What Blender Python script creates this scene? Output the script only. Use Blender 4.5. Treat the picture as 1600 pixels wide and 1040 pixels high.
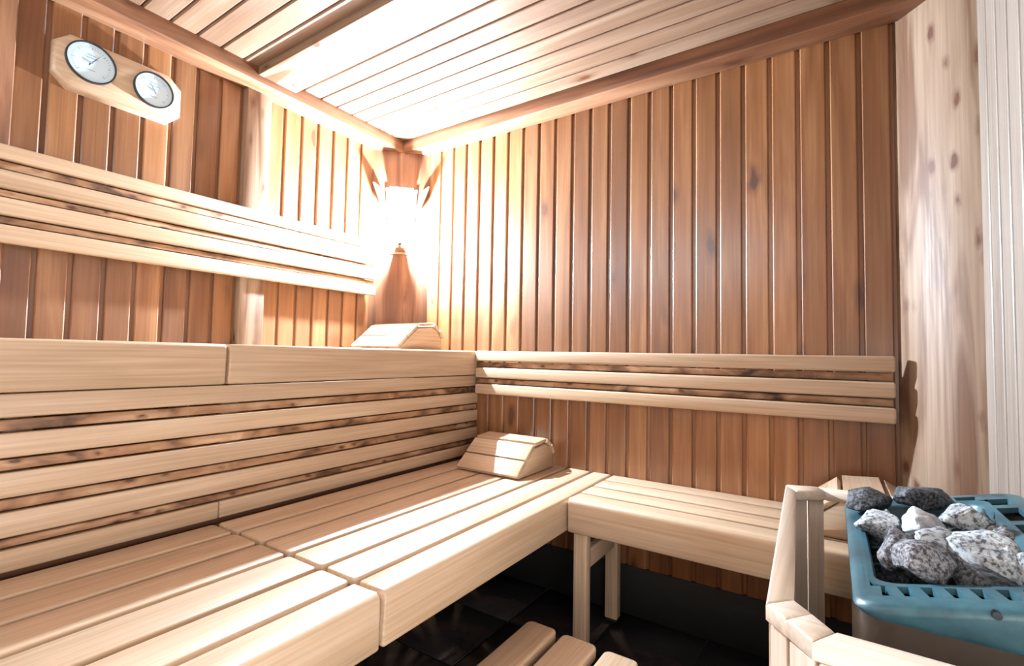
import bpy, bmesh, math, random
from mathutils import Vector, Matrix, noise
random.seed(7)
C = bpy.context.scene.collection
for o in list(bpy.data.objects): bpy.data.objects.remove(o)
S = bpy.context.scene
FLOOR = -.925          # the code below works with the eye height as z = 0; everything is raised at the end
# ------------------------------------------------------------------ camera
cd = bpy.data.cameras.new('camera'); cam = bpy.data.objects.new('camera', cd); C.objects.link(cam)
cd.sensor_width = 36; cd.lens = 758/1600*36; cd.clip_start = .02
ax = Vector((0.83497898, 0.54998213, 0.01815957))
up = -Vector((-0.01015704, 0.04839843, -0.99877646))
bk = -Vector((-0.5501881, 0.8337729, 0.04599786))
cam.matrix_world = Matrix(((ax.x, up.x, bk.x, 0), (ax.y, up.y, bk.y, 0), (ax.z, up.z, bk.z, 0), (0, 0, 0, 1)))
S.camera = cam
# ------------------------------------------------------------------ world, fill lights at an added door and window, exposure
W = bpy.data.worlds.new('world'); S.world = W; W.use_nodes = True
W.node_tree.nodes['Background'].inputs[0].default_value = (.75, .85, 1, 1)
W.node_tree.nodes['Background'].inputs[1].default_value = .5
DOOR_Y0, DOOR_Y1, DOOR_Z0, DOOR_Z1 = -.52, .30, -.75, .15      # pane of the unseen door added for fill in the right wall, beside the viewer
WIN_X0, WIN_X1, WIN_Z0, WIN_Z1 = -1.82, -.30, .58, 1.00          # unseen window added for the plank sheen, high in the wall behind the viewer
def area(name, sx, sy, watt, col, loc, rot):
    ld = bpy.data.lights.new(name, 'AREA'); ld.shape = 'RECTANGLE'; ld.size = sx; ld.size_y = sy; ld.energy = watt; ld.color = col
    lo = bpy.data.objects.new(name, ld); C.objects.link(lo); lo.location = loc; lo.rotation_euler = rot
area('door_fill', DOOR_Z1-DOOR_Z0, DOOR_Y1-DOOR_Y0, 23, (1, .99, .98), (.285, (DOOR_Y0+DOOR_Y1)/2, (DOOR_Z0+DOOR_Z1)/2), (0, math.radians(90), 0))  # fill light added beside the viewer to brighten the bench risers
area('sheen_fill', WIN_X1-WIN_X0, WIN_Z1-WIN_Z0, 12, (.84, .92, 1), ((WIN_X0+WIN_X1)/2, -.585, (WIN_Z0+WIN_Z1)/2), (math.radians(90), 0, 0))  # fill light added to lay a sheen on the back planks
LAMP_L = 60000
S.view_settings.view_transform = 'Standard'; S.view_settings.look = 'None'
S.view_settings.gamma = 1; S.view_settings.use_curve_mapping = False; S.view_settings.exposure = 0

# ------------------------------------------------------------------ materials
def newmat(name):
    m = bpy.data.materials.new(name); m.use_nodes = True; nt = m.node_tree; nt.nodes.clear()
    out = nt.nodes.new('ShaderNodeOutputMaterial'); b = nt.nodes.new('ShaderNodeBsdfPrincipled')
    nt.links.new(b.outputs[0], out.inputs[0]); return m, nt, b
def N(nt, t, **k):
    n = nt.nodes.new(t)
    for a, v in k.items():
        if a.startswith('i_'): n.inputs[a[2:].replace('_', ' ')].default_value = v
        else: setattr(n, a, v)
    return n
def ramp(nt, fac, stops):
    r = nt.nodes.new('ShaderNodeValToRGB'); e = r.color_ramp.elements
    while len(e) < len(stops): e.new(.5)
    for el, (p, c) in zip(e, stops): el.position = p; el.color = (*c, 1) if len(c) == 3 else c
    nt.links.new(fac, r.inputs[0]); return r
def mixc(nt, mode, fac, a, b):
    m = nt.nodes.new('ShaderNodeMix'); m.data_type = 'RGBA'; m.blend_type = mode
    for s, v in ((0, fac), (6, a), (7, b)):
        if hasattr(v, 'links') or hasattr(v, 'is_linked'): nt.links.new(v, m.inputs[s])
        else: m.inputs[s].default_value = v if s == 0 else (*v, 1)
    return m.outputs[2]
_w = {}
def wood(kind, axis):
    if (kind, axis) in _w: return _w[kind, axis]
    P = dict(   # dark, mid, light, roughness, coat, knot amount, per-piece variation, band contrast across
        plank=((.15, .054, .016), (.29, .122, .042), (.39, .19, .08), .42, .8, .35, .40, 9),
        ceil=((.19, .11, .065), (.24, .145, .092), (.31, .21, .145), .42, .2, .3, .22, 9),
        slat=((.50, .35, .225), (.55, .40, .27), (.60, .45, .32), .40, .1, 0, .08, 14),
        knotty=((.14, .066, .03), (.285, .19, .125), (.335, .24, .165), .5, 0, 1.7, .08, 9),
        beam=((.11, .042, .018), (.24, .105, .05), (.36, .19, .105), .45, 0, .8, .15, 8),
        rough=((.05, .022, .012), (.40, .215, .11), (.60, .40, .25), .55, 0, 2.2, .2, 9),
        right=((.23, .185, .155), (.27, .23, .195), (.31, .265, .225), .42, .2, .2, .06, 12),
        fence=((.70, .58, .46), (.75, .63, .51), (.80, .69, .58), .4, .1, 0, .05, 12),
    )[kind]
    dk, md, lt, rough, coat, kn, var, cs = P
    m, nt, b = newmat('wood_%s_%s' % (kind, axis)); L = nt.links.new
    tc = N(nt, 'ShaderNodeTexCoord'); oi = N(nt, 'ShaderNodeObjectInfo')
    cv = N(nt, 'ShaderNodeCombineXYZ')
    for i, k in enumerate((37., 91., 53.)):
        mu = N(nt, 'ShaderNodeMath', operation='MULTIPLY'); L(oi.outputs['Random'], mu.inputs[0]); mu.inputs[1].default_value = k; L(mu.outputs[0], cv.inputs[i])
    ad = N(nt, 'ShaderNodeVectorMath', operation='ADD'); L(tc.outputs['Object'], ad.inputs[0]); L(cv.outputs[0], ad.inputs[1])
    ai = 'xyz'.index(axis)
    def nz(long, cross, detail, dist, rg=.5):
        mp = N(nt, 'ShaderNodeVectorMath', operation='MULTIPLY'); sc = [cross]*3; sc[ai] = long
        mp.inputs[1].default_value = sc; L(ad.outputs[0], mp.inputs[0])
        n = N(nt, 'ShaderNodeTexNoise', i_Scale=1., i_Detail=detail, i_Distortion=dist, i_Roughness=rg); L(mp.outputs[0], n.inputs['Vector']); return n
    n1 = nz(1.3 if kind != 'rough' else 7, cs*1.6, 3, 1.0)
    base = ramp(nt, n1.outputs[0], [(.36 if kind == 'knotty' else .28, dk if kind != 'plank' else tuple(.5*(a+c) for a, c in zip(dk, md))), (.50, md), (.70, lt)])
    n2 = nz(3, 160, 2, .3)
    fine = ramp(nt, n2.outputs[0], [(.3, (.80, .76, .72)), (.65, (1.06, 1.06, 1.06))])
    col = mixc(nt, 'MULTIPLY', .75, base.outputs[0], fine.outputs[0])
    n3 = nz(.9, 3, 2, 0)
    blot = ramp(nt, n3.outputs[0], [(.3, (.82, .78, .74)), (.6, (1.05, 1.05, 1.05))])
    col = mixc(nt, 'MULTIPLY', .7, col, blot.outputs[0])
    # piece-to-piece variation
    v = ramp(nt, oi.outputs['Random'], [(0, (1-var, 1-var*1.12, 1-var*1.2)), (.5, (1-var*.2,)*3), (1, (1+var*.25,)*3)])
    col = mixc(nt, 'MULTIPLY', 1., col, v.outputs[0])
    if kn > 0:
        mp = N(nt, 'ShaderNodeVectorMath', operation='MULTIPLY'); sc = [13.]*3; sc[ai] = 5.
        if kind == 'knotty': sc = [24.]*3; sc[ai] = 10.
        if kind == 'rough': sc = [42.]*3; sc[ai] = 20.
        mp.inputs[1].default_value = sc; L(ad.outputs[0], mp.inputs[0])
        wn = N(nt, 'ShaderNodeTexNoise', i_Scale=2.5, i_Detail=2.); L(mp.outputs[0], wn.inputs['Vector'])
        wa = N(nt, 'ShaderNodeVectorMath', operation='MULTIPLY_ADD'); L(wn.outputs['Color'], wa.inputs[0]); wa.inputs[1].default_value = (.35,)*3; L(mp.outputs[0], wa.inputs[2])
        vo = N(nt, 'ShaderNodeTexVoronoi', i_Scale=1.); L(wa.outputs[0], vo.inputs['Vector'])
        sep = N(nt, 'ShaderNodeSeparateColor'); L(vo.outputs['Color'], sep.inputs[0])
        gate = N(nt, 'ShaderNodeMath', operation='LESS_THAN'); L(sep.outputs[0], gate.inputs[0]); gate.inputs[1].default_value = min(.9, .28*kn if kind != 'plank' else .14)
        kr = ramp(nt, vo.outputs['Distance'], [(.13, (1, 1, 1)), (.20, (.5,)*3), (.36, (0, 0, 0))])
        km = N(nt, 'ShaderNodeMath', operation='MULTIPLY'); L(kr.outputs[0], km.inputs[0]); L(gate.outputs[0], km.inputs[1])
        col = mixc(nt, 'MIX', km.outputs[0], col, (.10, .035, .014))
    L(col, b.inputs['Base Color'])
    rr = ramp(nt, n2.outputs[0], [(.2, (rough+.12,)*3), (.8, (rough-.05,)*3)]); L(rr.outputs[0], b.inputs['Roughness'])
    b.inputs['Coat Weight'].default_value = coat; b.inputs['Coat Roughness'].default_value = .24
    bp = N(nt, 'ShaderNodeBump', i_Strength=.12, i_Distance=.002); L(n2.outputs[0], bp.inputs['Height']); L(bp.outputs[0], b.inputs['Normal'])
    _w[kind, axis] = m; return m
def plain(name, col, rough=.5, metal=0, **k):
    m, nt, b = newmat(name); b.inputs['Base Color'].default_value = (*col, 1); b.inputs['Roughness'].default_value = rough; b.inputs['Metallic'].default_value = metal
    for a, v in k.items(): b.inputs[a.replace('_', ' ')].default_value = v
    return m
def speck(name, base, other, sc, rough, bump=.3, stops=(.42, .58)):
    m, nt, b = newmat(name); L = nt.links.new
    tc = N(nt, 'ShaderNodeTexCoord'); oi = N(nt, 'ShaderNodeObjectInfo')
    ad = N(nt, 'ShaderNodeVectorMath', operation='ADD'); L(tc.outputs['Object'], ad.inputs[0]); L(oi.outputs['Random'], ad.inputs[1])
    n = N(nt, 'ShaderNodeTexNoise', i_Scale=sc, i_Detail=5., i_Roughness=.7); L(ad.outputs[0], n.inputs['Vector'])
    r = ramp(nt, n.outputs[0], [(stops[0], other), (stops[1], base)])
    n2 = N(nt, 'ShaderNodeTexNoise', i_Scale=sc*.16, i_Detail=3.); L(ad.outputs[0], n2.inputs['Vector'])
    r2 = ramp(nt, n2.outputs[0], [(.38, (.42, .42, .45)), (.58, (1, 1, 1))])
    L(mixc(nt, 'MULTIPLY', .8, r.outputs[0], r2.outputs[0]), b.inputs['Base Color']); b.inputs['Roughness'].default_value = rough
    bp = N(nt, 'ShaderNodeBump', i_Strength=bump, i_Distance=.003); L(n.outputs[0], bp.inputs['Height']); L(bp.outputs[0], b.inputs['Normal'])
    return m
M = {}
M['stone_light'] = speck('stone_light', (.62, .68, .70), (.10, .11, .12), 170, .85, stops=(.40, .54))
M['stone_mid'] = speck('stone_mid', (.40, .41, .43), (.05, .05, .06), 190, .85)
M['stone_dark'] = speck('stone_dark', (.15, .17, .19), (.02, .022, .025), 190, .85)
M['stone_white'] = speck('stone_white', (.74, .77, .80), (.50, .53, .56), 120, .7, .15)
M['stone_rust'] = speck('stone_rust', (.14, .08, .06), (.03, .02, .018), 120, .9)
M['teal'] = speck('teal_enamel', (.055, .155, .19), (.045, .13, .165), 60, .36, .03)
M['steel'] = plain('brushed_steel', (.72, .70, .68), .42, 1, Anisotropic=.6)
M['dark_steel'] = plain('dark_steel', (.03, .03, .032), .5, .6)
M['screw'] = plain('screw_metal', (.03, .035, .04), .3, 1)
M['black_rim'] = plain('black_rim', (.012, .02, .022), .35)
M['rubber'] = plain('black_rubber', (.01, .01, .01), .7)
M['dial'] = plain('dial_white', (.74, .84, .88), .35)
M['dial_teal'] = plain('dial_teal', (.25, .62, .66), .4)
M['ink'] = plain('dial_ink', (.34, .40, .44), .6)
M['tile'] = speck('dark_tile', (.040, .036, .038), (.028, .025, .028), 9, .2, .02)
M['grout'] = plain('grout', (.012, .012, .013), .8)
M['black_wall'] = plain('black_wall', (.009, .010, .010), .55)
M['backing'] = plain('backing_wood', (.12, .05, .022), .8)
def emis(name, col, s):
    m = bpy.data.materials.new(name); m.use_nodes = True; nt = m.node_tree; nt.nodes.clear()
    out = nt.nodes.new('ShaderNodeOutputMaterial'); e = nt.nodes.new('ShaderNodeEmission'); e.inputs[0].default_value = (*col, 1); e.inputs[1].default_value = s
    nt.links.new(e.outputs[0], out.inputs[0]); return m
M['bulb'] = emis('bulb_glow', (.70, .85, 1), LAMP_L)
M['frost'] = emis('frosted_glass_glow', (1, 1, 1), 9)
def clearglass():
    m = bpy.data.materials.new('clear_glass'); m.use_nodes = True; nt = m.node_tree; nt.nodes.clear(); L = nt.links.new
    out = nt.nodes.new('ShaderNodeOutputMaterial'); t = nt.nodes.new('ShaderNodeBsdfTransparent'); g = nt.nodes.new('ShaderNodeBsdfGlossy')
    g.inputs['Roughness'].default_value = .05; mx = nt.nodes.new('ShaderNodeMixShader'); mx.inputs[0].default_value = .05
    t.inputs[0].default_value = (.95, .98, 1, 1)
    L(t.outputs[0], mx.inputs[1]); L(g.outputs[0], mx.inputs[2]); L(mx.outputs[0], out.inputs[0]); return m
M['glass'] = clearglass()

# ------------------------------------------------------------------ helpers
def thing(name, label, cat, loc, group=None, rz=0):
    o = bpy.data.objects.new(name, None); C.objects.link(o); o.location = loc; o.rotation_euler.z = rz
    o.empty_display_size = .05; o['label'] = label; o['category'] = cat
    if group: o['group'] = group
    return o
def tag(o, label, cat, group=None):
    o['label'] = label; o['category'] = cat
    if group: o['group'] = group
    return o
def place(name, me, loc, parent=None, rot=(0, 0, 0), local=False):
    o = bpy.data.objects.new(name, me); C.objects.link(o)
    loc = Vector(loc)
    if parent is not None:
        o.parent = parent
        if not local:
            p = parent; off = Vector((0, 0, 0))
            while p is not None: off += p.location; p = p.parent
            loc = loc-off
    o.location = loc; o.rotation_euler = rot
    return o
_mc = {}
def boxmesh(name, d, mat, bev=.003, seg=2):
    k = (tuple(round(v, 4) for v in d), mat.name, bev, seg)
    if k in _mc: return _mc[k]
    bm = bmesh.new(); bmesh.ops.create_cube(bm, size=1); bmesh.ops.scale(bm, vec=d, verts=bm.verts)
    if bev: bmesh.ops.bevel(bm, geom=list(bm.edges), offset=min(bev, min(d)*.45), segments=seg, profile=.5, affect='EDGES')
    _mc[k] = fin(name, bm, mat); return _mc[k]
def fin(name, bm, mat, smooth=True):
    me = bpy.data.meshes.new(name); bmesh.ops.recalc_face_normals(bm, faces=bm.faces); bm.to_mesh(me); bm.free(); me.materials.append(mat)
    if smooth:
        for p in me.polygons: p.use_smooth = True
        try: me.set_sharp_from_angle(angle=math.radians(50))
        except Exception: pass
    return me
def box(name, x, y, z, mat, parent=None, bev=.003, seg=2):
    d = (x[1]-x[0], y[1]-y[0], z[1]-z[0]); c = tuple((a[0]+a[1])/2 for a in (x, y, z))
    return place(name, boxmesh(name, d, mat, bev, seg), c, parent)
def struct(o): o['kind'] = 'structure'; return o
def prism(name, prof, length, mat, plane='xz', bev=0, seg=2, smooth=True):
    """closed 2D profile extruded along the missing axis, centred on it. plane 'xz' -> along y, 'yz' -> along x, 'xy' -> along z"""
    bm = bmesh.new()
    def P(a, c, t):
        return {'xz': (a, t, c), 'yz': (t, a, c), 'xy': (a, c, t)}[plane]
    A = [bm.verts.new(P(a, c, -length/2)) for a, c in prof]; B = [bm.verts.new(P(a, c, length/2)) for a, c in prof]
    n = len(prof); bm.faces.new(A); bm.faces.new(B[::-1])
    for i in range(n): bm.faces.new((A[i], B[i], B[(i+1) % n], A[(i+1) % n]))
    if bev: bmesh.ops.bevel(bm, geom=[e for e in bm.edges if all(v in A for v in e.verts) or all(v in B for v in e.verts)], offset=bev, segments=seg, profile=.5, affect='EDGES')
    return fin(name, bm, mat, smooth)
def cyl(name, p0, p1, r, mat, parent=None, n=16, r2=None):
    p0, p1 = Vector(p0), Vector(p1); d = p1-p0
    bm = bmesh.new(); bmesh.ops.create_cone(bm, cap_ends=True, segments=n, radius1=r, radius2=r if r2 is None else r2, depth=d.length)
    bmesh.ops.rotate(bm, matrix=d.to_track_quat('Z', 'Y').to_matrix(), verts=bm.verts, cent=(0, 0, 0))
    return place(name, fin(name, bm, mat), (p0+p1)/2, parent)

# ------------------------------------------------------------------ floor: dark tiles in a 0.3 m grid
XL, XR, YB, YF, ZC = -1.85, .311, 1.75, -.62, 1.04
fl = struct(box('floor', (XL-.1, XR+.1), (YF-.1, YB+.1), (FLOOR-.06, FLOOR-.006), M['grout'], None, 0))
nx = 0
for i in range(8):
    for j in range(9):
        x0 = -1.85+i*.30; y0 = 1.75-(j+1)*.30
        box('tile', (x0+.003, min(x0+.297, XR)), (max(y0+.003, YF), y0+.297), (FLOOR-.006, FLOOR), M['tile'], fl, .0015, 1)

# ------------------------------------------------------------------ walls of profiled boards
def plank_mesh(name, pitch, length, kind, plane, sgn):
    """board: flat face with eased edges and a recessed tongue on one side. profile (a across, c outwards)"""
    f = pitch*(.93 if plane == 'ceil' else .86); t = .009; e = .004
    prof = [(0, -.012), (0, t-e), (e*.35, t-e*.4), (e, t), (f-e, t), (f-e*.35, t-e*.4), (f, t-e), (f, .0), (pitch, .0), (pitch, -.012)]
    prof = [(a-pitch/2, c) for a, c in prof]
    if plane == 'back':   # across x, outwards -y, along z
        return prism(name, [(a, -c) for a, c in prof], length, wood(kind, 'z'), 'xy', smooth=False)
    if plane == 'left':   # across y, outwards +x
        return prism(name, [(c, a) for a, c in prof], length, wood(kind, 'z'), 'xy', smooth=False)
    if plane == 'right':  # across y, outwards -x
        return prism(name, [(-c, a) for a, c in prof], length, wood(kind, 'z'), 'xy', smooth=False)
    if plane == 'ceil':   # across y, outwards -z, along x
        return prism(name, [(a, -c) for a, c in prof], length, wood(kind, 'x'), 'yz', smooth=False)
def sweep(parent, n, first, step, mesh, where):
    for k in range(n): place('plank', mesh, where(first+k*step), parent)

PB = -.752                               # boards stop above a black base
wb = struct(box('wall_back', (XL-.1, XR+.1), (YB+.012, YB+.08), (FLOOR, 1.2), M['backing'], None, 0))
mb = plank_mesh('plank', .0787, 1.06-PB, 'plank', 'back', 1)
sweep(wb, 25, .154-.0787*.5-.0787*24+.005, .0787, mb, lambda a: (a, YB, (1.06+PB)/2))
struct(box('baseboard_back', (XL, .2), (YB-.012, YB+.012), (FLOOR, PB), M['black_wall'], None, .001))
wl = struct(box('wall_left', (XL-.08, XL-.012), (YF-.1, YB+.1), (FLOOR, 1.2), M['backing'], None, 0))
ml = plank_mesh('plank', .0772, 1.06-PB, 'plank', 'left', 1)
sweep(wl, 8, .321+.0772*.5-.01, .0772, ml, lambda a: (XL, a, (1.06+PB)/2))
ml2 = plank_mesh('plank', .0765, 1.06-PB, 'plank', 'left', 1)
sweep(wl, 8, 1.02+.0765*.5, .0765, ml2, lambda a: (XL, a, (1.06+PB)/2))
sweep(wl, 11, YF+.06, .0772, ml, lambda a: (XL, a, (1.06+PB)/2))
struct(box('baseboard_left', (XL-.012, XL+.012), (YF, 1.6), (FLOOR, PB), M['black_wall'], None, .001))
wr = struct(box('wall_right', (XR+.012, XR+.08), (DOOR_Y1+.06, YB+.1), (FLOOR, 1.2), M['backing'], None, 0))
mr = plank_mesh('plank', .0765, 1.08-FLOOR, 'plank', 'right', 1)
mr.materials[0] = wood('right', 'z')      # same boards in a paler, greyer tone: direct lamplight put into the colour
sweep(wr, 15, 1.578-.0765*.5, -.0765, mr, lambda a: (XR, a, (1.08+FLOOR)/2))
struct(box('wall_right', (XR, XR+.08), (YF-.1, DOOR_Y0-.06), (FLOOR, 1.2), wood('slat', 'z'), None, 0))
dr = struct(box('added_door', (XR+.01, XR+.05), (DOOR_Y0-.06, DOOR_Y1+.06), (FLOOR+.005, DOOR_Z0), wood('slat', 'y'), None, .002))  # unseen glass door, added to house the side fill
box('upper_panel', (XR+.01, XR+.05), (DOOR_Y0-.06, DOOR_Y1+.06), (DOOR_Z1, 1.1), wood('slat', 'y'), dr, .002)
box('stile', (XR+.01, XR+.05), (DOOR_Y0-.06, DOOR_Y0), (DOOR_Z0, DOOR_Z1), wood('slat', 'z'), dr, .002)
box('stile', (XR+.01, XR+.05), (DOOR_Y1, DOOR_Y1+.06), (DOOR_Z0, DOOR_Z1), wood('slat', 'z'), dr, .002)
box('glass_pane', (XR+.026, XR+.032), (DOOR_Y0, DOOR_Y1), (DOOR_Z0, DOOR_Z1), M['glass'], dr, 0)
box('door_handle', (XR-.02, XR+.0095), (DOOR_Y1+.02, DOOR_Y1+.045), (-.1, .12), wood('slat', 'z'), dr, .004)
# front wall behind the viewer with a long high window added for the plank sheen
wf = struct(box('wall_front', (XL-.1, XR+.1), (YF-.08, YF), (FLOOR, WIN_Z0), wood('plank', 'z'), None, 0))
struct(box('wall_front', (XL-.1, XR+.1), (YF-.08, YF), (WIN_Z1, 1.2), wood('plank', 'x'), None, 0))
struct(box('wall_front', (XL-.1, WIN_X0), (YF-.08, YF), (WIN_Z0, WIN_Z1), wood('plank', 'z'), None, 0))
struct(box('wall_front', (WIN_X1, XR+.1), (YF-.08, YF), (WIN_Z0, WIN_Z1), wood('plank', 'z'), None, 0))
struct(box('added_window', (WIN_X0, WIN_X1), (YF-.04, YF-.034), (WIN_Z0, WIN_Z1), M['glass'], None, 0))  # unseen pane, added along with the sheen light

# ceiling: boards on both sides of a broad knotty board
ce = struct(box('ceiling', (XL-.1, XR+.1), (YF-.1, YB+.1), (ZC+.012+.009, 1.2), M['backing'], None, 0))
mc = plank_mesh('plank', .0775, XR-XL, 'ceil', 'ceil', 1)
sweep(ce, 9, 1.105-.0775*.5+.008, .0775, mc, lambda a: ((XL+XR)/2, a, ZC+.009))
sweep(ce, 19, .868+.0775*.5+.008, -.0775, mc, lambda a: ((XL+XR)/2, a, ZC+.009))
struct(box('trim_1', (XL+.08, XR), (.926, 1.076), (1.011, ZC+.002), wood('knotty', 'x'), None, .003))['label'] = 'broad knotty board across the ceiling'
# crown beams
cb = struct(box('trim_2', (XL, XR), (1.65, YB-.009), (.984, ZC+.004), wood('beam', 'x'), None, .004)); cb['label'] = 'rough beam under the ceiling along the back wall'
cl = struct(box('trim_3', (XL, -1.745), (YF, 1.652), (.984, ZC+.004), wood('beam', 'y'), None, .004)); cl['label'] = 'rough beam under the ceiling along the left wall'
# batten boards standing proud on the left wall
t4 = struct(box('trim_4', (XL-.005, -1.8115), (.926, 1.019), (PB, .99), wood('knotty', 'z'), None, .002)); t4['label'] = 'pale knotty upright board on the left wall'
t5 = struct(box('trim_5', (XL-.005, -1.816), (.17, .316), (FLOOR, 1.03), wood('beam', 'z'), None, .003)); t5['label'] = 'dark brown upright board at the left edge'
# diagonal board across the far corner
def diag(name, a, b, z0, z1, th, mat, back):
    a, b = Vector(a), Vector(b); d = (b-a); L = d.length; d.normalize(); n = Vector((d.y, -d.x))*back
    prof = [a, b, b+n*th, a+n*th]; c = (a+b)/2
    me = prism(name, [tuple(p-c) for p in prof], z1-z0, mat, 'xy')
    return place(name, me, (c.x, c.y, (z0+z1)/2))
t6 = struct(diag('trim_6', (-1.85, 1.548), (-1.648, 1.75), FLOOR, 1.0, .02, wood('beam', 'z'), -1)); t6['label'] = 'broad upright board set diagonally across the far corner'
# knotty post between the back wall and the right wall
bm = bmesh.new()
pp = [(.155, 1.752), (.311, 1.575), (.40, 1.575), (.40, 1.80), (.155, 1.80)]
cen = Vector((.26, 1.68))
me = prism('trim_7', [(a-cen.x, b-cen.y) for a, b in pp], 1.1-FLOOR, wood('knotty', 'z'), 'xy')
t7 = struct(place('trim_7', me, (cen.x, cen.y, (1.1+FLOOR)/2))); t7['label'] = 'wide pale knotty post set diagonally beside the heater'

# ------------------------------------------------------------------ backrests
def backrest(label, axis, a0, a1, face, sgn, levels, gaps, group):
    """axis 'y': runs along y on the left wall; axis 'x': runs along x on the back wall"""
    loc = (XL, (a0+a1)/2, levels[-1][0]) if axis == 'y' else ((a0+a1)/2, YB-.01, levels[-1][0])
    t = thing('backrest', label, 'backrest', loc, group)
    for z0, z1 in levels:
        if axis == 'y': box('slat', (face-.022, face), (a0, a1), (z0, z1), wood('slat', 'y'), t, .006, 3)
        else: box('slat', (a0, a1), (face, face+.022), (z0, z1), wood('slat', 'x'), t, .006, 3)
    for z0, z1 in gaps:
        if axis == 'y': box('backing_strip', (face-.0215, face-.011), (a0+.01, a1-.006), (z0+.004, z1-.004), wood('rough', 'y'), t, .001, 1)
        else: box('backing_strip', (a0, a1-.006), (face+.012, face+.034), (z0+.004, z1-.004), wood('rough', 'x'), t, .001, 1)
    return t
backrest('pale four-slat wooden backrest above the upper bench on the left wall', 'y', -.45, 1.543, -1.789, 1,
         [(.486, .526), (.411, .459), (.341, .387), (.268, .316)], [(.459, .486), (.387, .411), (.316, .341)], None)
backrest('pale three-slat wooden backrest along the back wall above the lower bench', 'x', -1.318, .147, 1.706, 1,
         [(-.028, .017), (-.100, -.056), (-.171, -.127)], [(-.056, -.028), (-.127, -.100)], None)
# fixing blocks that carry the slats on the wall boards
# ------------------------------------------------------------------ benches
def nosing(name, w, h, t, r, length, mat, plane, flip):
    """L-shaped front board: top slat of width w, front of height h, thickness t, rounded nose. a grows to the front, c up; top-front corner at (0,0)"""
    arc = [(-r+r*math.sin(k/5*math.pi/2), -r+r*math.cos(k/5*math.pi/2)) for k in range(6)]
    prof = [(-w, -.026), (-w, -.003), (-w+.003, 0)]+arc+[(0, -h+.004), (-.004, -h), (-t, -h), (-t, -.026)]
    if flip: prof = [(-a, c) for a, c in prof]
    return prism(name, prof, length, mat, plane, .005, 2)
_sm = {}
def slat_mesh(d, mat, long):
    k = (tuple(round(v, 4) for v in d), mat.name)
    if k in _sm: return _sm[k]
    bm = bmesh.new(); bmesh.ops.create_cube(bm, size=1); bmesh.ops.scale(bm, vec=d, verts=bm.verts)
    bmesh.ops.bevel(bm, geom=[e for e in bm.edges if abs(e.verts[0].co.z-e.verts[1].co.z) > .01], offset=.010, segments=3, profile=.5, affect='EDGES')
    bmesh.ops.bevel(bm, geom=[e for e in bm.edges if abs(e.verts[0].co.z-e.verts[1].co.z) < .001 and len(e.link_faces) == 2 and e.calc_face_angle(0) > 1], offset=.0035, segments=2, profile=.5, affect='EDGES')
    _sm[k] = fin('seat_slat', bm, mat); return _sm[k]
def bench_y(name, label, xs, front, y0, y1, ztop, h, group):
    t = thing(name, label, 'bench', (front-.3, (y0+y1)/2, FLOOR), group)
    for a, b in xs: place('seat_slat', slat_mesh((b-a, y1-y0-.004, .026), wood('slat', 'y'), 'y'), ((a+b)/2, (y0+y1)/2, ztop-.013), t)
    w = front-xs[-1][1]-.013
    place('front_board', nosing('front_board', w, h, .032, .012, y1-y0-.004, wood('slat', 'y'), 'xz', False), (front, (y0+y1)/2, ztop), t)
    for yy in (y0+.10, y1-.35):
        box('bearer', (xs[0][0]+.01, front-.034), (yy, yy+.045), (ztop-.085, ztop-.0265), wood('slat', 'x'), t, .003)
    return t
ZU, ZL = .016, -.438
ux = [(-1.838+.1*k, -1.838+.1*k+.088) for k in range(4)]
for y0, y1, lb in ((-.55, .652, 'near length of the upper bench at the left edge'), (.655, 1.545, 'far length of the upper bench with a headrest lying on it')):
    b = bench_y('upper_bench', lb, ux, -1.320, y0, y1 if y1 < 1 else 1.742, ZU, .105, None)
    for o in list(b.children):           # slats of the far length end at the diagonal corner board
        if y1 > 1 and o.name.startswith('seat_slat') and o.location.x+b.location.x < -1.62:
            xx = o.location.x+b.location.x; ye = 1.75-(-1.648-(xx-.044))-.004 if True else 0
            o.data = boxmesh('seat_slat', (.088, ye-.657, .026), wood('slat', 'y'), .006, 3); o.location.y = (ye+.657)/2-b.location.y
    for yy in (y0+.10, (y1 if y1 < 1 else 1.742)-.35):
        for xx in (-1.80, -1.425): box('leg', (xx, xx+.045), (yy-.046, yy-.001), (FLOOR, ZU-.0275), wood('slat', 'z'), b, .003)
# slatted screen closing the front of the upper bench
rz = [(-.138, -.092), (-.215, -.168), (-.292, -.244), (-.368, -.3205), (-.434, -.392)]
t = thing('bench_screen', 'slatted riser screen with knotty gaps between the upper and lower bench', 'screen', (-1.335, .6, FLOOR), None)
for k, (z0, z1) in enumerate(rz):
    if k < 4: box('slat', (-1.351, -1.327), (-.55, 1.742), (z0, z1), wood('slat', 'y'), t, .003, 2)
    else:
        box('slat', (-1.351, -1.327), (-.55, .650), (z0, z1), wood('slat', 'y'), t, .003, 2); box('slat', (-1.351, -1.327), (.652, 1.742), (z0, z1), wood('slat', 'y'), t, .003, 2)
for k in range(4): box('backing_strip', (-1.353, -1.333), (-.55, 1.74), (rz[k+1][1]+.0045, rz[k][0]-.0045), wood('rough', 'y'), t, .001, 1)
for yy in (-.3, .66, 1.68): box('post', (-1.375, -1.3535), (yy, yy+.045), (FLOOR, -.10), wood('slat', 'z'), t, .003)
box('rail', (-1.3525, -1.318), (-.55, 1.742), (-.56, -.450), M['backing'], t, .003)
box('backing_strip', (-1.353, -1.3405), (-.55, 1.74), (-.449, -.40), M['backing'], t, .001, 1)
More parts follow.
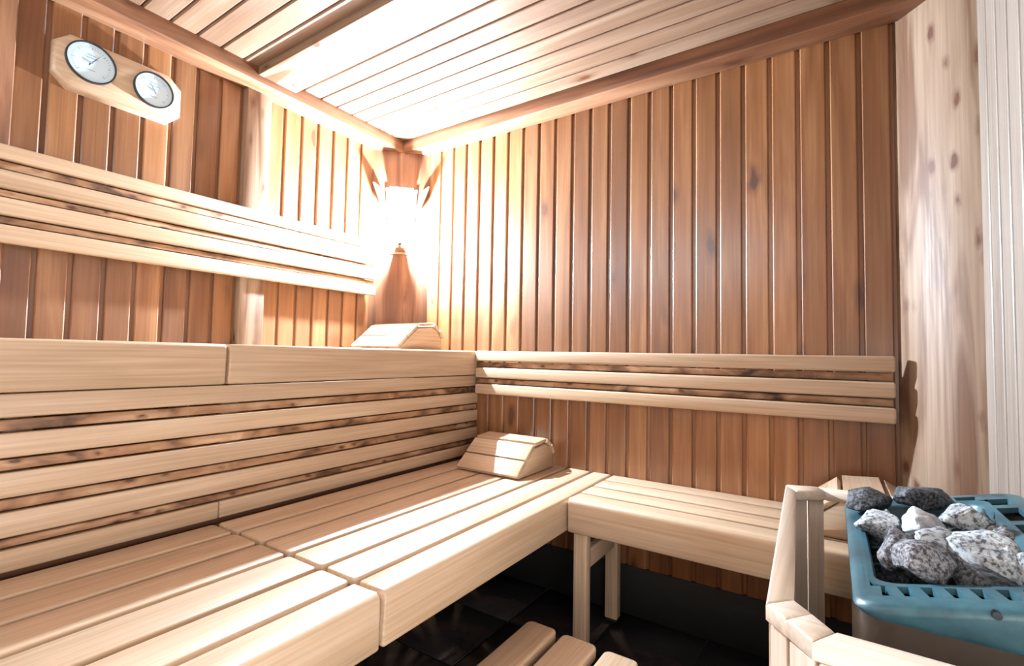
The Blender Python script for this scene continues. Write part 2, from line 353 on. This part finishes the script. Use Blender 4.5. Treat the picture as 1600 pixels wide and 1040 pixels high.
# lower bench on the left, two lengths
lx = [(-1.305, -1.213), (-1.199, -1.104), (-1.091, -.992), (-.979, -.880), (-.867, -.777)]
for y0, y1, lb in ((-.55, .631, 'near length of the lower left bench with two shaded and three sunlit-pale slats'), (.636, 1.744, 'far length of the lower left bench reaching the back wall with a headrest on it')):
    lb = lb.replace('sunlit-pale', 'brightly lit')
    b = bench_y('lower_bench', lb, lx, -.690, y0, y1, ZL, .102, None)
    for yy in (y0+.10, y1-.35):
        if yy == y1-.35: box('leg', (-1.29, -1.245), (yy-.046, yy-.001), (FLOOR, ZL-.0275), wood('slat', 'z'), b, .003)
        else: box('leg', (-1.29, -1.245), (yy-.046, yy-.001), (FLOOR, ZL-.0275), wood('slat', 'z'), b, .003)
# lower bench on the back wall
b = thing('lower_bench', 'short pale bench along the back wall standing on two visible legs', 'bench', (-.27, 1.55, FLOOR))
for a, c in ((1.460, 1.546), (1.561, 1.646), (1.661, 1.738)): box('seat_slat', (-.684, .145), (a, c), (ZL-.026, ZL), wood('slat', 'x'), b, .003, 2)
place('front_board', nosing('front_board', .082, .100, .032, .012, .829, wood('slat', 'x'), 'yz', True), (-.2695, 1.364, ZL), b)
for x0 in (-.680, .06):
    box('leg', (x0, x0+.045), (1.400, 1.432), (FLOOR+.006, ZL-.027), wood('slat', 'z'), b, .003)
    o = box('leg', (x0, x0+.045), (1.655, 1.692), (FLOOR+.010, ZL-.027), wood('slat', 'z'), b, .003)
    place('rubber_foot', boxmesh('rubber_foot', (.040, .030, .010), M['rubber'], .002), (0, 0, -(o.dimensions.z/2 if False else (ZL-.027-FLOOR-.010)/2)-.005), o, local=True)
    box('crossbar', (x0+.012, x0+.036), (1.433, 1.654), (-.665, -.605), wood('slat', 'y'), b, .003)
    box('bearer', (x0+.003, x0+.042), (1.433, 1.735), (ZL-.07, ZL-.0265), wood('slat', 'y'), b, .003)

# ------------------------------------------------------------------ headrests
def headrest(label, loc, length, rz):
    """slats run along local x, low front edge at local y = 0, back at y = .27"""
    t = thing('headrest', label, 'headrest', loc, 'wooden headrests lying on the benches', rz)
    top = [(.0, .014), (.045, .057), (.052, .064), (.103, .103), (.110, .106), (.195, .113), (.230, .097), (.262, .060)]
    for s in (-1, 1):
        prof = [(.006, .002), (.006, .008), (.108, .091), (.193, .098), (.222, .086), (.252, .054), (.256, .002)]
        me = prism('end_board', [(a, c) for a, c in prof], .022, wood('slat', 'y'), 'yz', .002, 1)
        place('end_board', me, (s*(length/2-.012), 0, 0), t, local=True)
    segs = [((-.002, .004), (.050, .047)), ((.056, .052), (.112, .097)), ((.116, .100), (.200, .1065)), ((.204, .104), (.238, .084)), ((.240, .082), (.262, .050))]
    for k, ((a0, c0), (a1, c1)) in enumerate(segs):
        dx, dz = a1-a0, c1-c0; l = math.hypot(dx, dz); nx_, nz_ = -dz/l*.014, dx/l*.014
        prof = [(a0, c0), (a1, c1), (a1+nx_, c1+nz_), (a0+nx_, c0+nz_)]
        cx_ = (a0+a1)/2; cz_ = (c0+c1)/2
        me = prism('slat', [(p-cx_, q-cz_) for p, q in prof], length, wood('slat', 'x'), 'yz', .003, 1)
        place('slat', me, (0, cx_, cz_), t, local=True)
    return t
headrest('wooden slatted headrest lying on the lower bench, half lit, in the corner', (-1.062, 1.458, ZL), .275, 0)
headrest('wooden slatted headrest on the upper bench beneath the corner lamp', (-1.600, 1.381, ZU), .288, 0)
headrest('wooden slatted headrest half hidden behind the heater guard rail', (-.095, 1.575, ZL), .235, math.radians(-90))

# ------------------------------------------------------------------ step stool on the floor
ZS = -.68
t = thing('step_stool', 'low wooden step stool with three round-cornered slats at the bottom edge', 'stool', (-.52, .8, FLOOR))
for x0, x1, ye in ((-.660, -.577, 1.107), (-.558, -.468, 1.103), (-.448, -.366, 1.100)):
    bm = bmesh.new(); bmesh.ops.create_cube(bm, size=1); bmesh.ops.scale(bm, vec=(x1-x0, .62, .028), verts=bm.verts)
    bmesh.ops.bevel(bm, geom=[e for e in bm.edges if abs(e.verts[0].co.z-e.verts[1].co.z) > .01], offset=.016, segments=4, profile=.5, affect='EDGES')
    bmesh.ops.bevel(bm, geom=[e for e in bm.edges if abs(e.verts[0].co.z-e.verts[1].co.z) < .001 and len(e.link_faces) == 2 and e.calc_face_angle(0) > 1], offset=.005, segments=2, profile=.5, affect='EDGES')
    place('slat', fin('slat', bm, wood('slat', 'y')), ((x0+x1)/2, ye-.31, ZS-.014), t)
for yy in (.60, .96):
    box('bearer', (-.655, -.371), (yy, yy+.03), (ZS-.07, ZS-.0285), wood('slat', 'x'), t, .003)
    for xx in (-.650, -.411): box('leg', (xx, xx+.035), (yy-.031, yy-.001), (FLOOR, ZS-.0285), wood('slat', 'z'), t, .003)

# ------------------------------------------------------------------ thermometer and hygrometer board on the left wall
GX = -1.841
g = thing('sauna_gauge', 'octagonal wooden wall board with two round dials, high on the left wall', 'thermometer', (GX, .549, .744))
y0, y1, z0, z1, c = .388, .711, .742, .902, .036
oc = [(y0+c, z0), (y1-c, z0), (y1, z0+c), (y1, z1-c), (y1-c, z1), (y0+c, z1), (y0, z1-c), (y0, z0+c)]
cy_, cz_ = (y0+y1)/2, (z0+z1)/2
def gplate():
    bm = bmesh.new(); lv = []
    for x, s in ((0, 1), (.016, 1), (.024, .955), (.027, .90)):
        lv.append([bm.verts.new((x, (a-cy_)*(s if x < .02 else 1-(1-s)*.55), (b-cz_)*s)) for a, b in oc])
    bm.faces.new(lv[0]); bm.faces.new(lv[-1][::-1])
    for A, B in zip(lv, lv[1:]):
        for i in range(8): bm.faces.new((A[i], A[(i+1) % 8], B[(i+1) % 8], B[i]))
    return fin('board', bm, wood('slat', 'y'))
place('board', gplate(), (GX, cy_, cz_), g)
def dial(cy, cz, r, kind):
    xf = GX+.027
    def ring(r0, r1, d, mat, name, par, x, loc=True):
        bm = bmesh.new(); n = 48; L = []
        for rr, xx in ((r0, 0), (r0, d), (r1, d), (r1, 0)):
            L.append([bm.verts.new((xx, rr*math.cos(2*math.pi*k/n), rr*math.sin(2*math.pi*k/n))) for k in range(n)])
        for A, B in zip(L, L[1:]+L[:1]):
            for k in range(n): bm.faces.new((A[k], A[(k+1) % n], B[(k+1) % n], B[k]))
        return place(name, fin(name, bm, mat), (x, cy, cz), par)
    def disc(rr, d, mat, name, par, x):
        bm = bmesh.new(); bmesh.ops.create_cone(bm, cap_ends=True, segments=48, radius1=rr, radius2=rr, depth=d)
        bmesh.ops.rotate(bm, matrix=Matrix.Rotation(math.pi/2, 3, 'Y'), verts=bm.verts, cent=(0, 0, 0))
        return place(name, fin(name, bm, mat), (x+d/2, cy, cz), par)
    f = disc(r, .004, M['dial'], 'dial', g, xf)
    ring(r-.001, r+.003, .009, M['black_rim'], 'bezel', f, xf)
    disc(r-.0015, .0015, M['glass'], 'glass_cover', f, xf+.0065)
    bm = bmesh.new(); X = 0
    def q(pts): bm.faces.new([bm.verts.new((X, a, b)) for a, b in pts])
    def bar(a, b, w, h): q([(a-w/2, b-h/2), (a+w/2, b-h/2), (a+w/2, b+h/2), (a-w/2, b+h/2)])
    for k in range(31):
        t_ = math.radians(-135+270*k/30); L1 = r*(.74 if k % 5 else .68); L2 = r*.82; w = .0006 if k % 5 else .0010
        s_, c_ = math.sin(t_), math.cos(t_)
        q([(L1*s_-w*c_, L1*c_+w*s_), (L1*s_+w*c_, L1*c_-w*s_), (L2*s_+w*c_, L2*c_-w*s_), (L2*s_-w*c_, L2*c_+w*s_)])
    for b, w in ((.022, .022), (.014, .030), (-.022, .018)): bar(0, b, w, .0022)
    an = math.radians(-28 if kind else 35); s_, c_ = math.sin(an), math.cos(an)
    place('scale_marks', fin('scale_marks', bm, M['ink'], False), (xf+.0045, cy, cz), f)
    bm = bmesh.new()
    bm.faces.new([bm.verts.new((0, a, b)) for a, b in ((-.010*s_-.0016*c_, -.010*c_+.0016*s_), (-.010*s_+.0016*c_, -.010*c_-.0016*s_), (r*.7*s_, r*.7*c_))])
    bmesh.ops.solidify(bm, geom=bm.faces[:], thickness=.0006)
    place('needle', fin('needle', bm, M['ink'], False), (xf+.0053, cy, cz), f)
    cyl('needle_hub', (xf+.004, cy, cz), (xf+.006, cy, cz), .004, M['ink'], f)
    return f, ring, xf
dial(.471, .836, .0565, 0)
f, ring, xf = dial(.629, .829, .052, 1)

# ------------------------------------------------------------------ corner lamp
ln = thing('corner_lamp', 'glowing corner wall lamp with frosted glass between two wooden side fins', 'lamp', (-1.748, 1.648, .52))
u = Vector((1, 1, 0)).normalized(); nn = Vector((1, -1, 0)).normalized(); O = Vector((-1.749, 1.649, 0))
def LP(s, o, z): return O+u*s+nn*(o+.001)+Vector((0, 0, z))
def polymesh(name, fr, bk_, mat):
    bm = bmesh.new(); A = [bm.verts.new(p) for p in fr]; B = [bm.verts.new(p) for p in bk_]; n = len(A)
    bm.faces.new(A); bm.faces.new(B[::-1])
    for i in range(n): bm.faces.new((A[i], B[i], B[(i+1) % n], A[(i+1) % n]))
    return fin(name, bm, mat, False)
def lpart(name, fr, bk_, mat):
    c_ = sum(fr, Vector())/len(fr)
    return place(name, polymesh(name, [p-c_ for p in fr], [p-c_ for p in bk_], mat), c_, ln)
lpart('back_plate', [LP(-.05, 0, .48), LP(.05, 0, .48), LP(.075, 0, .80), LP(-.075, 0, .80)], [LP(-.05, .008, .48), LP(.05, .008, .48), LP(.075, .008, .80), LP(-.075, .008, .80)], wood('slat', 'z'))
for s in (-1, 1):
    a = [LP(s*.052, .006, .66), LP(s*.070, .035, .665), LP(s*.122, .075, .80), LP(s*.098, .006, .80)]
    d = u*s*.010
    lpart('side_fin', a, [p+d for p in a], wood('beam', 'z'))
lpart('glass_shade', [LP(-.012, .010, .59), LP(.012, .010, .59), LP(.060, .010, .79), LP(-.060, .010, .79)],
      [LP(-.010, .030, .592), LP(.010, .030, .592), LP(.055, .060, .79), LP(-.055, .060, .79)], M['frost'])
lpart('bulb_holder', [LP(-.024, .0085, .490), LP(.024, .0085, .490), LP(.024, .0085, .512), LP(-.024, .0085, .512)],
      [LP(-.016, .080, .498), LP(.016, .080, .498), LP(.016, .080, .511), LP(-.016, .080, .511)], wood('beam', 'z'))
bm = bmesh.new(); bmesh.ops.create_icosphere(bm, subdivisions=3, radius=.0125)
bmesh.ops.scale(bm, vec=(1, 1, 1.25), verts=bm.verts)
place('bulb', fin('bulb', bm, M['bulb']), LP(0, .075, .537), ln)
cyl('bulb_socket', LP(0, .072, .512), LP(0, .075, .524), .010, M['dark_steel'], ln)

# ------------------------------------------------------------------ guard rail around the heater
ZF = -.285; TH = .026
gr = thing('heater_guard', 'pale wooden guard rail with upright boards around the sauna heater', 'guard rail', (.1, .95, FLOOR))
outer = [(.306, 1.340), (-.030, 1.318), (-.092, 1.296), (-.068, .655), (-.046, .630), (-.020, .598), (.306, .594)]
inner = [(.306, 1.300), (-.015, 1.288), (-.068, 1.245), (-.041, .686), (-.022, .662), (.000, .632), (.306, .628)]
FM = wood('fence', 'x'); FY = wood('fence', 'y'); FZ = wood('fence', 'z')
for i in range(len(outer)-1):
    q = [outer[i], outer[i+1], inner[i+1], inner[i]]; c_ = Vector((sum(p[0] for p in q)/4, sum(p[1] for p in q)/4))
    sh = .0006
    me = prism('top_rail', [((p[0]-c_.x)*(1-sh), (p[1]-c_.y)*(1-sh)) for p in q], .022, FY if i == 2 else FM, 'xy', .003, 1)
    place('top_rail', me, (c_.x, c_.y, ZF-.011), gr)
def fboard(a, b, z0, z1, th=.016):
    """upright board whose outer face runs from a to b"""
    a, b = Vector(a), Vector(b); d = (b-a).normalized(); n = Vector((-d.y, d.x)); ce_ = Vector((.1, .95)); c_ = (a+b)/2
    if (ce_-c_).dot(n) < 0: n = -n
    prof = [a, b, b+n*th, a+n*th]
    return place('board', prism('board', [tuple(p-c_) for p in prof], z1-z0, FZ, 'xy', .002, 1), (c_.x, c_.y, (z0+z1)/2), gr)
zb = FLOOR+.05; zt = ZF-.0225
def run(a, b, n, gap=.006, z0=None):
    a, b = Vector(a), Vector(b)
    for k in range(n):
        p = a+(b-a)*(k/n); q = a+(b-a)*((k+1)/n); e = (b-a).normalized()*gap/2
        fboard(p+e, q-e, zb if z0 is None else z0, zt)
run((-.0885, 1.285), (-.0655, .660), 7)          # left side
run((-.064, .656), (-.045, .636), 1, .003)
run((-.043, .632), (-.021, .603), 1, .003)
run((-.017, .600), (.300, .597), 3)              # front
run((-.088, 1.292), (-.055, 1.306), 1, .003); run((-.052, 1.307), (-.022, 1.316), 1, .003)
run((.13, 1.332), (.300, 1.337), 2)
box('rail', (-.06, .10), (1.294, 1.308), (-.72, -.69), FM, gr, .002)
box('foot', (-.079, -.061), (.70, 1.25), (FLOOR, FLOOR+.052), FY, gr, .002)
box('foot', (.0, .28), (.615, .629), (FLOOR, FLOOR+.052), FM, gr, .002)

# ------------------------------------------------------------------ sauna heater: sloping slotted rim on a steel case
HX0, HX1, HY0, HY1 = .018, .268, .700, 1.200
def ztop(x): return -.279+.235*(x-HX0)
ht = thing('sauna_heater', 'steel sauna heater with teal slotted rim holding grey stones', 'heater', (.14, .95, FLOOR))
def rr(inset, r, n=5):
    l, rt, f, b_ = (inset,)*4 if not isinstance(inset, tuple) else inset
    x0, x1, y0, y1 = HX0+l, HX1-rt, HY0+f, HY1-b_; pts = []
    for cx_, cy2, a0 in ((x1-r, y1-r, 0), (x0+r, y1-r, 90), (x0+r, y0+r, 180), (x1-r, y0+r, 270)):
        for k in range(n+1):
            a = math.radians(a0+90*k/n); pts.append((cx_+r*math.cos(a), cy2+r*math.sin(a)))
    return pts
hc = Vector(((HX0+HX1)/2, (HY0+HY1)/2, -.26))
def loops(bm, specs, close=False):
    Ls = []
    for ins, r, dz in specs:
        Ls.append([bm.verts.new(Vector((x, y, (ztop(x)+dz if abs(dz) < 1 else dz+10)))-hc) for x, y in rr(ins, r)])
    for A, B in list(zip(Ls, Ls[1:]))+([(Ls[-1], Ls[0])] if close else []):
        n = len(A)
        for k in range(n): bm.faces.new((A[k], A[(k+1) % n], B[(k+1) % n], B[k]))
OUT = (.014, .024, .026, .022)      # inner edge of the solid outer band (left, right, front, back)
MID = (.018, .050, .054, .046)      # outer edge of the inner band
INN = (.024, .060, .066, .056)      # edge of the opening
bm = bmesh.new()     # outer skirt + lip; a z of (value-10) is absolute
loops(bm, [(.004, .026, -10-.292), (.000, .028, -10-.286), (0, .028, -.008), (.003, .026, -.002), (.008, .024, 0), (OUT, .018, 0), (OUT, .018, -.008), (.006, .024, -.012), (.006, .024, -10-.291)], True)
loops(bm, [(MID, .022, 0), (INN, .026, -.001), (tuple(v+.003 for v in INN), .026, -.006), (tuple(v+.004 for v in INN), .026, -.050), (tuple(v+.002 for v in INN), .026, -.050), (tuple(v+.001 for v in INN), .026, -.010), (MID, .022, -.008)], True)
def bridge(x0, x1, y0, y1, sx=0, sy=0):
    vs = []
    for dz in (0, -.008):
        for x, y in ((x0, y0), (x1, y0), (x1+sx, y1+sy), (x0+sx, y1+sy)): vs.append(bm.verts.new(Vector((x, y, ztop(x)+dz))-hc))
    for f in ((0, 1, 2, 3), (7, 6, 5, 4), (0, 4, 5, 1), (1, 5, 6, 2), (2, 6, 7, 3), (3, 7, 4, 0)): bm.faces.new([vs[i] for i in f])
bridge(HX0+.0135, HX0+.0185, HY0+.03, HY1-.03)     # left side of the rim is closed
x = HX0+.0165
bridge(x, x+.012, HY0+.0255, HY0+.0545)
x += .0225
while x < HX1-.045:
    bridge(x, x+.0105, HY0+.0255, HY0+.0545, -.006); x += .0215
bridge(HX1-.046, HX1-.0235, HY0+.0255, HY0+.0545)
x = HX0+.03
while x < HX1-.05:
    bridge(x, x+.012, HY1-.0465, HY1-.0215); x += .040
bridge(HX0+.0165, HX0+.03, HY1-.0465, HY1-.0215); bridge(HX1-.052, HX1-.0235, HY1-.0465, HY1-.0215)
for yy in (.80, .90, 1.00, 1.095): bridge(HX1-.0505, HX1-.0235, yy, yy+.020)
place('rim', fin('rim', bm, M['teal']), hc, ht)
bm = bmesh.new()
loops(bm, [(.007, .020, -.0125), (tuple(v+.0005 for v in INN), .024, -.0125)])
bmesh.ops.solidify(bm, geom=bm.faces[:], thickness=.001)
place('slot_shade', fin('slot_shade', bm, M['dark_steel']), hc, ht)  # dark ring added under the slots so they read as shaded holes
# steel case
bm = bmesh.new(); hb = Vector((hc.x, hc.y, -.50)); Ls = []
for ins, r, z in ((.012, .030, -.78), (.009, .030, -.775), (.009, .030, -.2865), (.007, .030, -.284)):
    Ls.append([bm.verts.new(Vector((x_, y_, z))-hb) for x_, y_ in rr(ins, r)])
for A, B in zip(Ls, Ls[1:]):
    for k in range(len(A)): bm.faces.new((A[k], A[(k+1) % len(A)], B[(k+1) % len(A)], B[k]))
bm.faces.new(Ls[0])
place('case', fin('case', bm, M['steel']), hb, ht)
bm = bmesh.new(); hb2 = Vector((hc.x, hc.y, -.37)); Ls = []
for ins, r, z in ((tuple(v+.006 for v in INN), .022, -.40), (tuple(v+.006 for v in INN), .022, -.30)): Ls.append([bm.verts.new(Vector((x_, y_, z))-hb2) for x_, y_ in rr(ins, r)])
for k in range(len(Ls[0])): bm.faces.new((Ls[0][k], Ls[0][(k+1) % len(Ls[0])], Ls[1][(k+1) % len(Ls[0])], Ls[1][k]))
bm.faces.new(Ls[0]); place('stone_basket', fin('stone_basket', bm, M['dark_steel']), hb2, ht)
for yy in (.79, .87, .95, 1.03, 1.11): cyl('basket_rod', (.052, yy, -.312), (.196, yy, -.290), .003, M['teal'], ht, 8)
for xx in (.05, .236):
    for yy in (.74, 1.16): cyl('leg', (xx, yy, FLOOR), (xx, yy, -.776), .012, M['dark_steel'], ht)
cyl('screw', (.138, HY0-.0035, -.256), (.138, HY0+.004, -.256), .0040, M['screw'], ht, 12)

# ------------------------------------------------------------------ stones
def stone(x, y, z, sx, sy, sz, mat, label, seed, rot=0, tilt=0):
    rnd = random.Random(seed); bm = bmesh.new()
    for k in range(17):
        v = Vector((rnd.gauss(0, 1), rnd.gauss(0, 1), rnd.gauss(0, 1))).normalized()*rnd.uniform(.82, 1.05); bm.verts.new(v)
    r = bmesh.ops.convex_hull(bm, input=bm.verts)
    bmesh.ops.delete(bm, geom=[v for v in bm.verts if not v.link_faces], context='VERTS')
    bmesh.ops.bevel(bm, geom=list(bm.edges), offset=.07, segments=1, affect='EDGES')
    bmesh.ops.triangulate(bm, faces=bm.faces)
    bmesh.ops.subdivide_edges(bm, edges=list(bm.edges), cuts=2, use_grid_fill=True)
    bm.normal_update()
    for v in bm.verts:
        n_ = noise.noise(v.co*2.2+Vector((seed, 0, 0)))*.10+noise.noise(v.co*7+Vector((0, seed, 0)))*.045
        v.co += v.normal*n_
    mx = [max(abs(v.co[i]) for v in bm.verts) for i in range(3)]
    bmesh.ops.scale(bm, vec=(sx/mx[0], sy/mx[1], sz/mx[2]), verts=bm.verts)
    me = fin('stone', bm, M[mat])
    try: me.set_sharp_from_angle(angle=math.radians(28))
    except Exception: pass
    o = place('stone', me, (x, y, z)); o.rotation_euler = (tilt, 0, rot)
    return tag(o, label, 'stone', 'stones heaped in the sauna heater')
# position given by the photograph's ray at a chosen height: world point = dir * (z / dir.z)
ST = [  # x, y, z, half sizes, material, label
 (.052, 1.100, -.252, .036, .040, .026, 'stone_dark', 'dark jagged stone at the far left corner of the heater', 11, .3),
 (.128, 1.105, -.232, .048, .034, .020, 'stone_dark', 'long dark flat-topped stone at the back of the heap', 12, .25),
 (.060, .985, -.262, .034, .036, .026, 'stone_light', 'pale green-grey stone near the left rim behind the white stone', 13, .8),
 (.085, .915, -.268, .026, .030, .020, 'stone_dark', 'small dark stone tucked left below the white stone', 14, .2),
 (.108, .950, -.240, .034, .034, .022, 'stone_white', 'smooth almost white stone in the middle of the heap', 15, .5),
 (.160, .985, -.236, .036, .036, .030, 'stone_light', 'speckled pale stone right of the white stone', 16, .1),
 (.138, .905, -.252, .028, .026, .022, 'stone_mid', 'dark grey wedge stone under the speckled pale stone', 17, .9),
 (.070, .870, -.258, .024, .036, .034, 'stone_mid', 'tall grey stone at the front left of the heap', 18, .4),
 (.092, .815, -.254, .046, .034, .030, 'stone_mid', 'big speckled grey stone at the front of the heap', 19, 1.2),
 (.114, .858, -.238, .034, .026, .020, 'stone_light', 'pale stone lying on the big front stone', 20, .3),
 (.164, .845, -.240, .046, .046, .034, 'stone_light', 'large pale speckled stone at the front right', 21, 2.0),
 (.194, .800, -.240, .032, .036, .028, 'stone_light', 'pale grey stone cut off by the right picture edge', 22, .7),
 (.196, .965, -.244, .020, .024, .018, 'stone_mid', 'small grey stone alone at the right in the dark basket', 23, .2),
 (.178, 1.060, -.252, .034, .036, .026, 'stone_rust', 'rust-brown stone at the back right of the heap', 24, .2),
 (.150, .800, -.258, .030, .026, .024, 'stone_dark', 'dark stone between the two pale front stones', 25, .5),
]
for s_ in ST: stone(*s_[:6], s_[6], s_[7], s_[8], s_[9])
# the lower layer, seen only in the gaps
rnd = random.Random(5)
for k in range(14):
    gx = .080+(k % 3)*.050; gy = .81+(k//3)*.075
    stone(gx+rnd.uniform(-.008, .008), gy+rnd.uniform(-.01, .01), -.335, .030, .036, .030, 'stone_dark', 'dark stone in the lower layer, seen only in gaps of the heap', 60+k, rnd.uniform(0, 3))

# ------------------------------------------------------------------ raise everything so that the floor is z = 0
for o in bpy.data.objects:
    if o.parent is None: o.location.z -= FLOOR
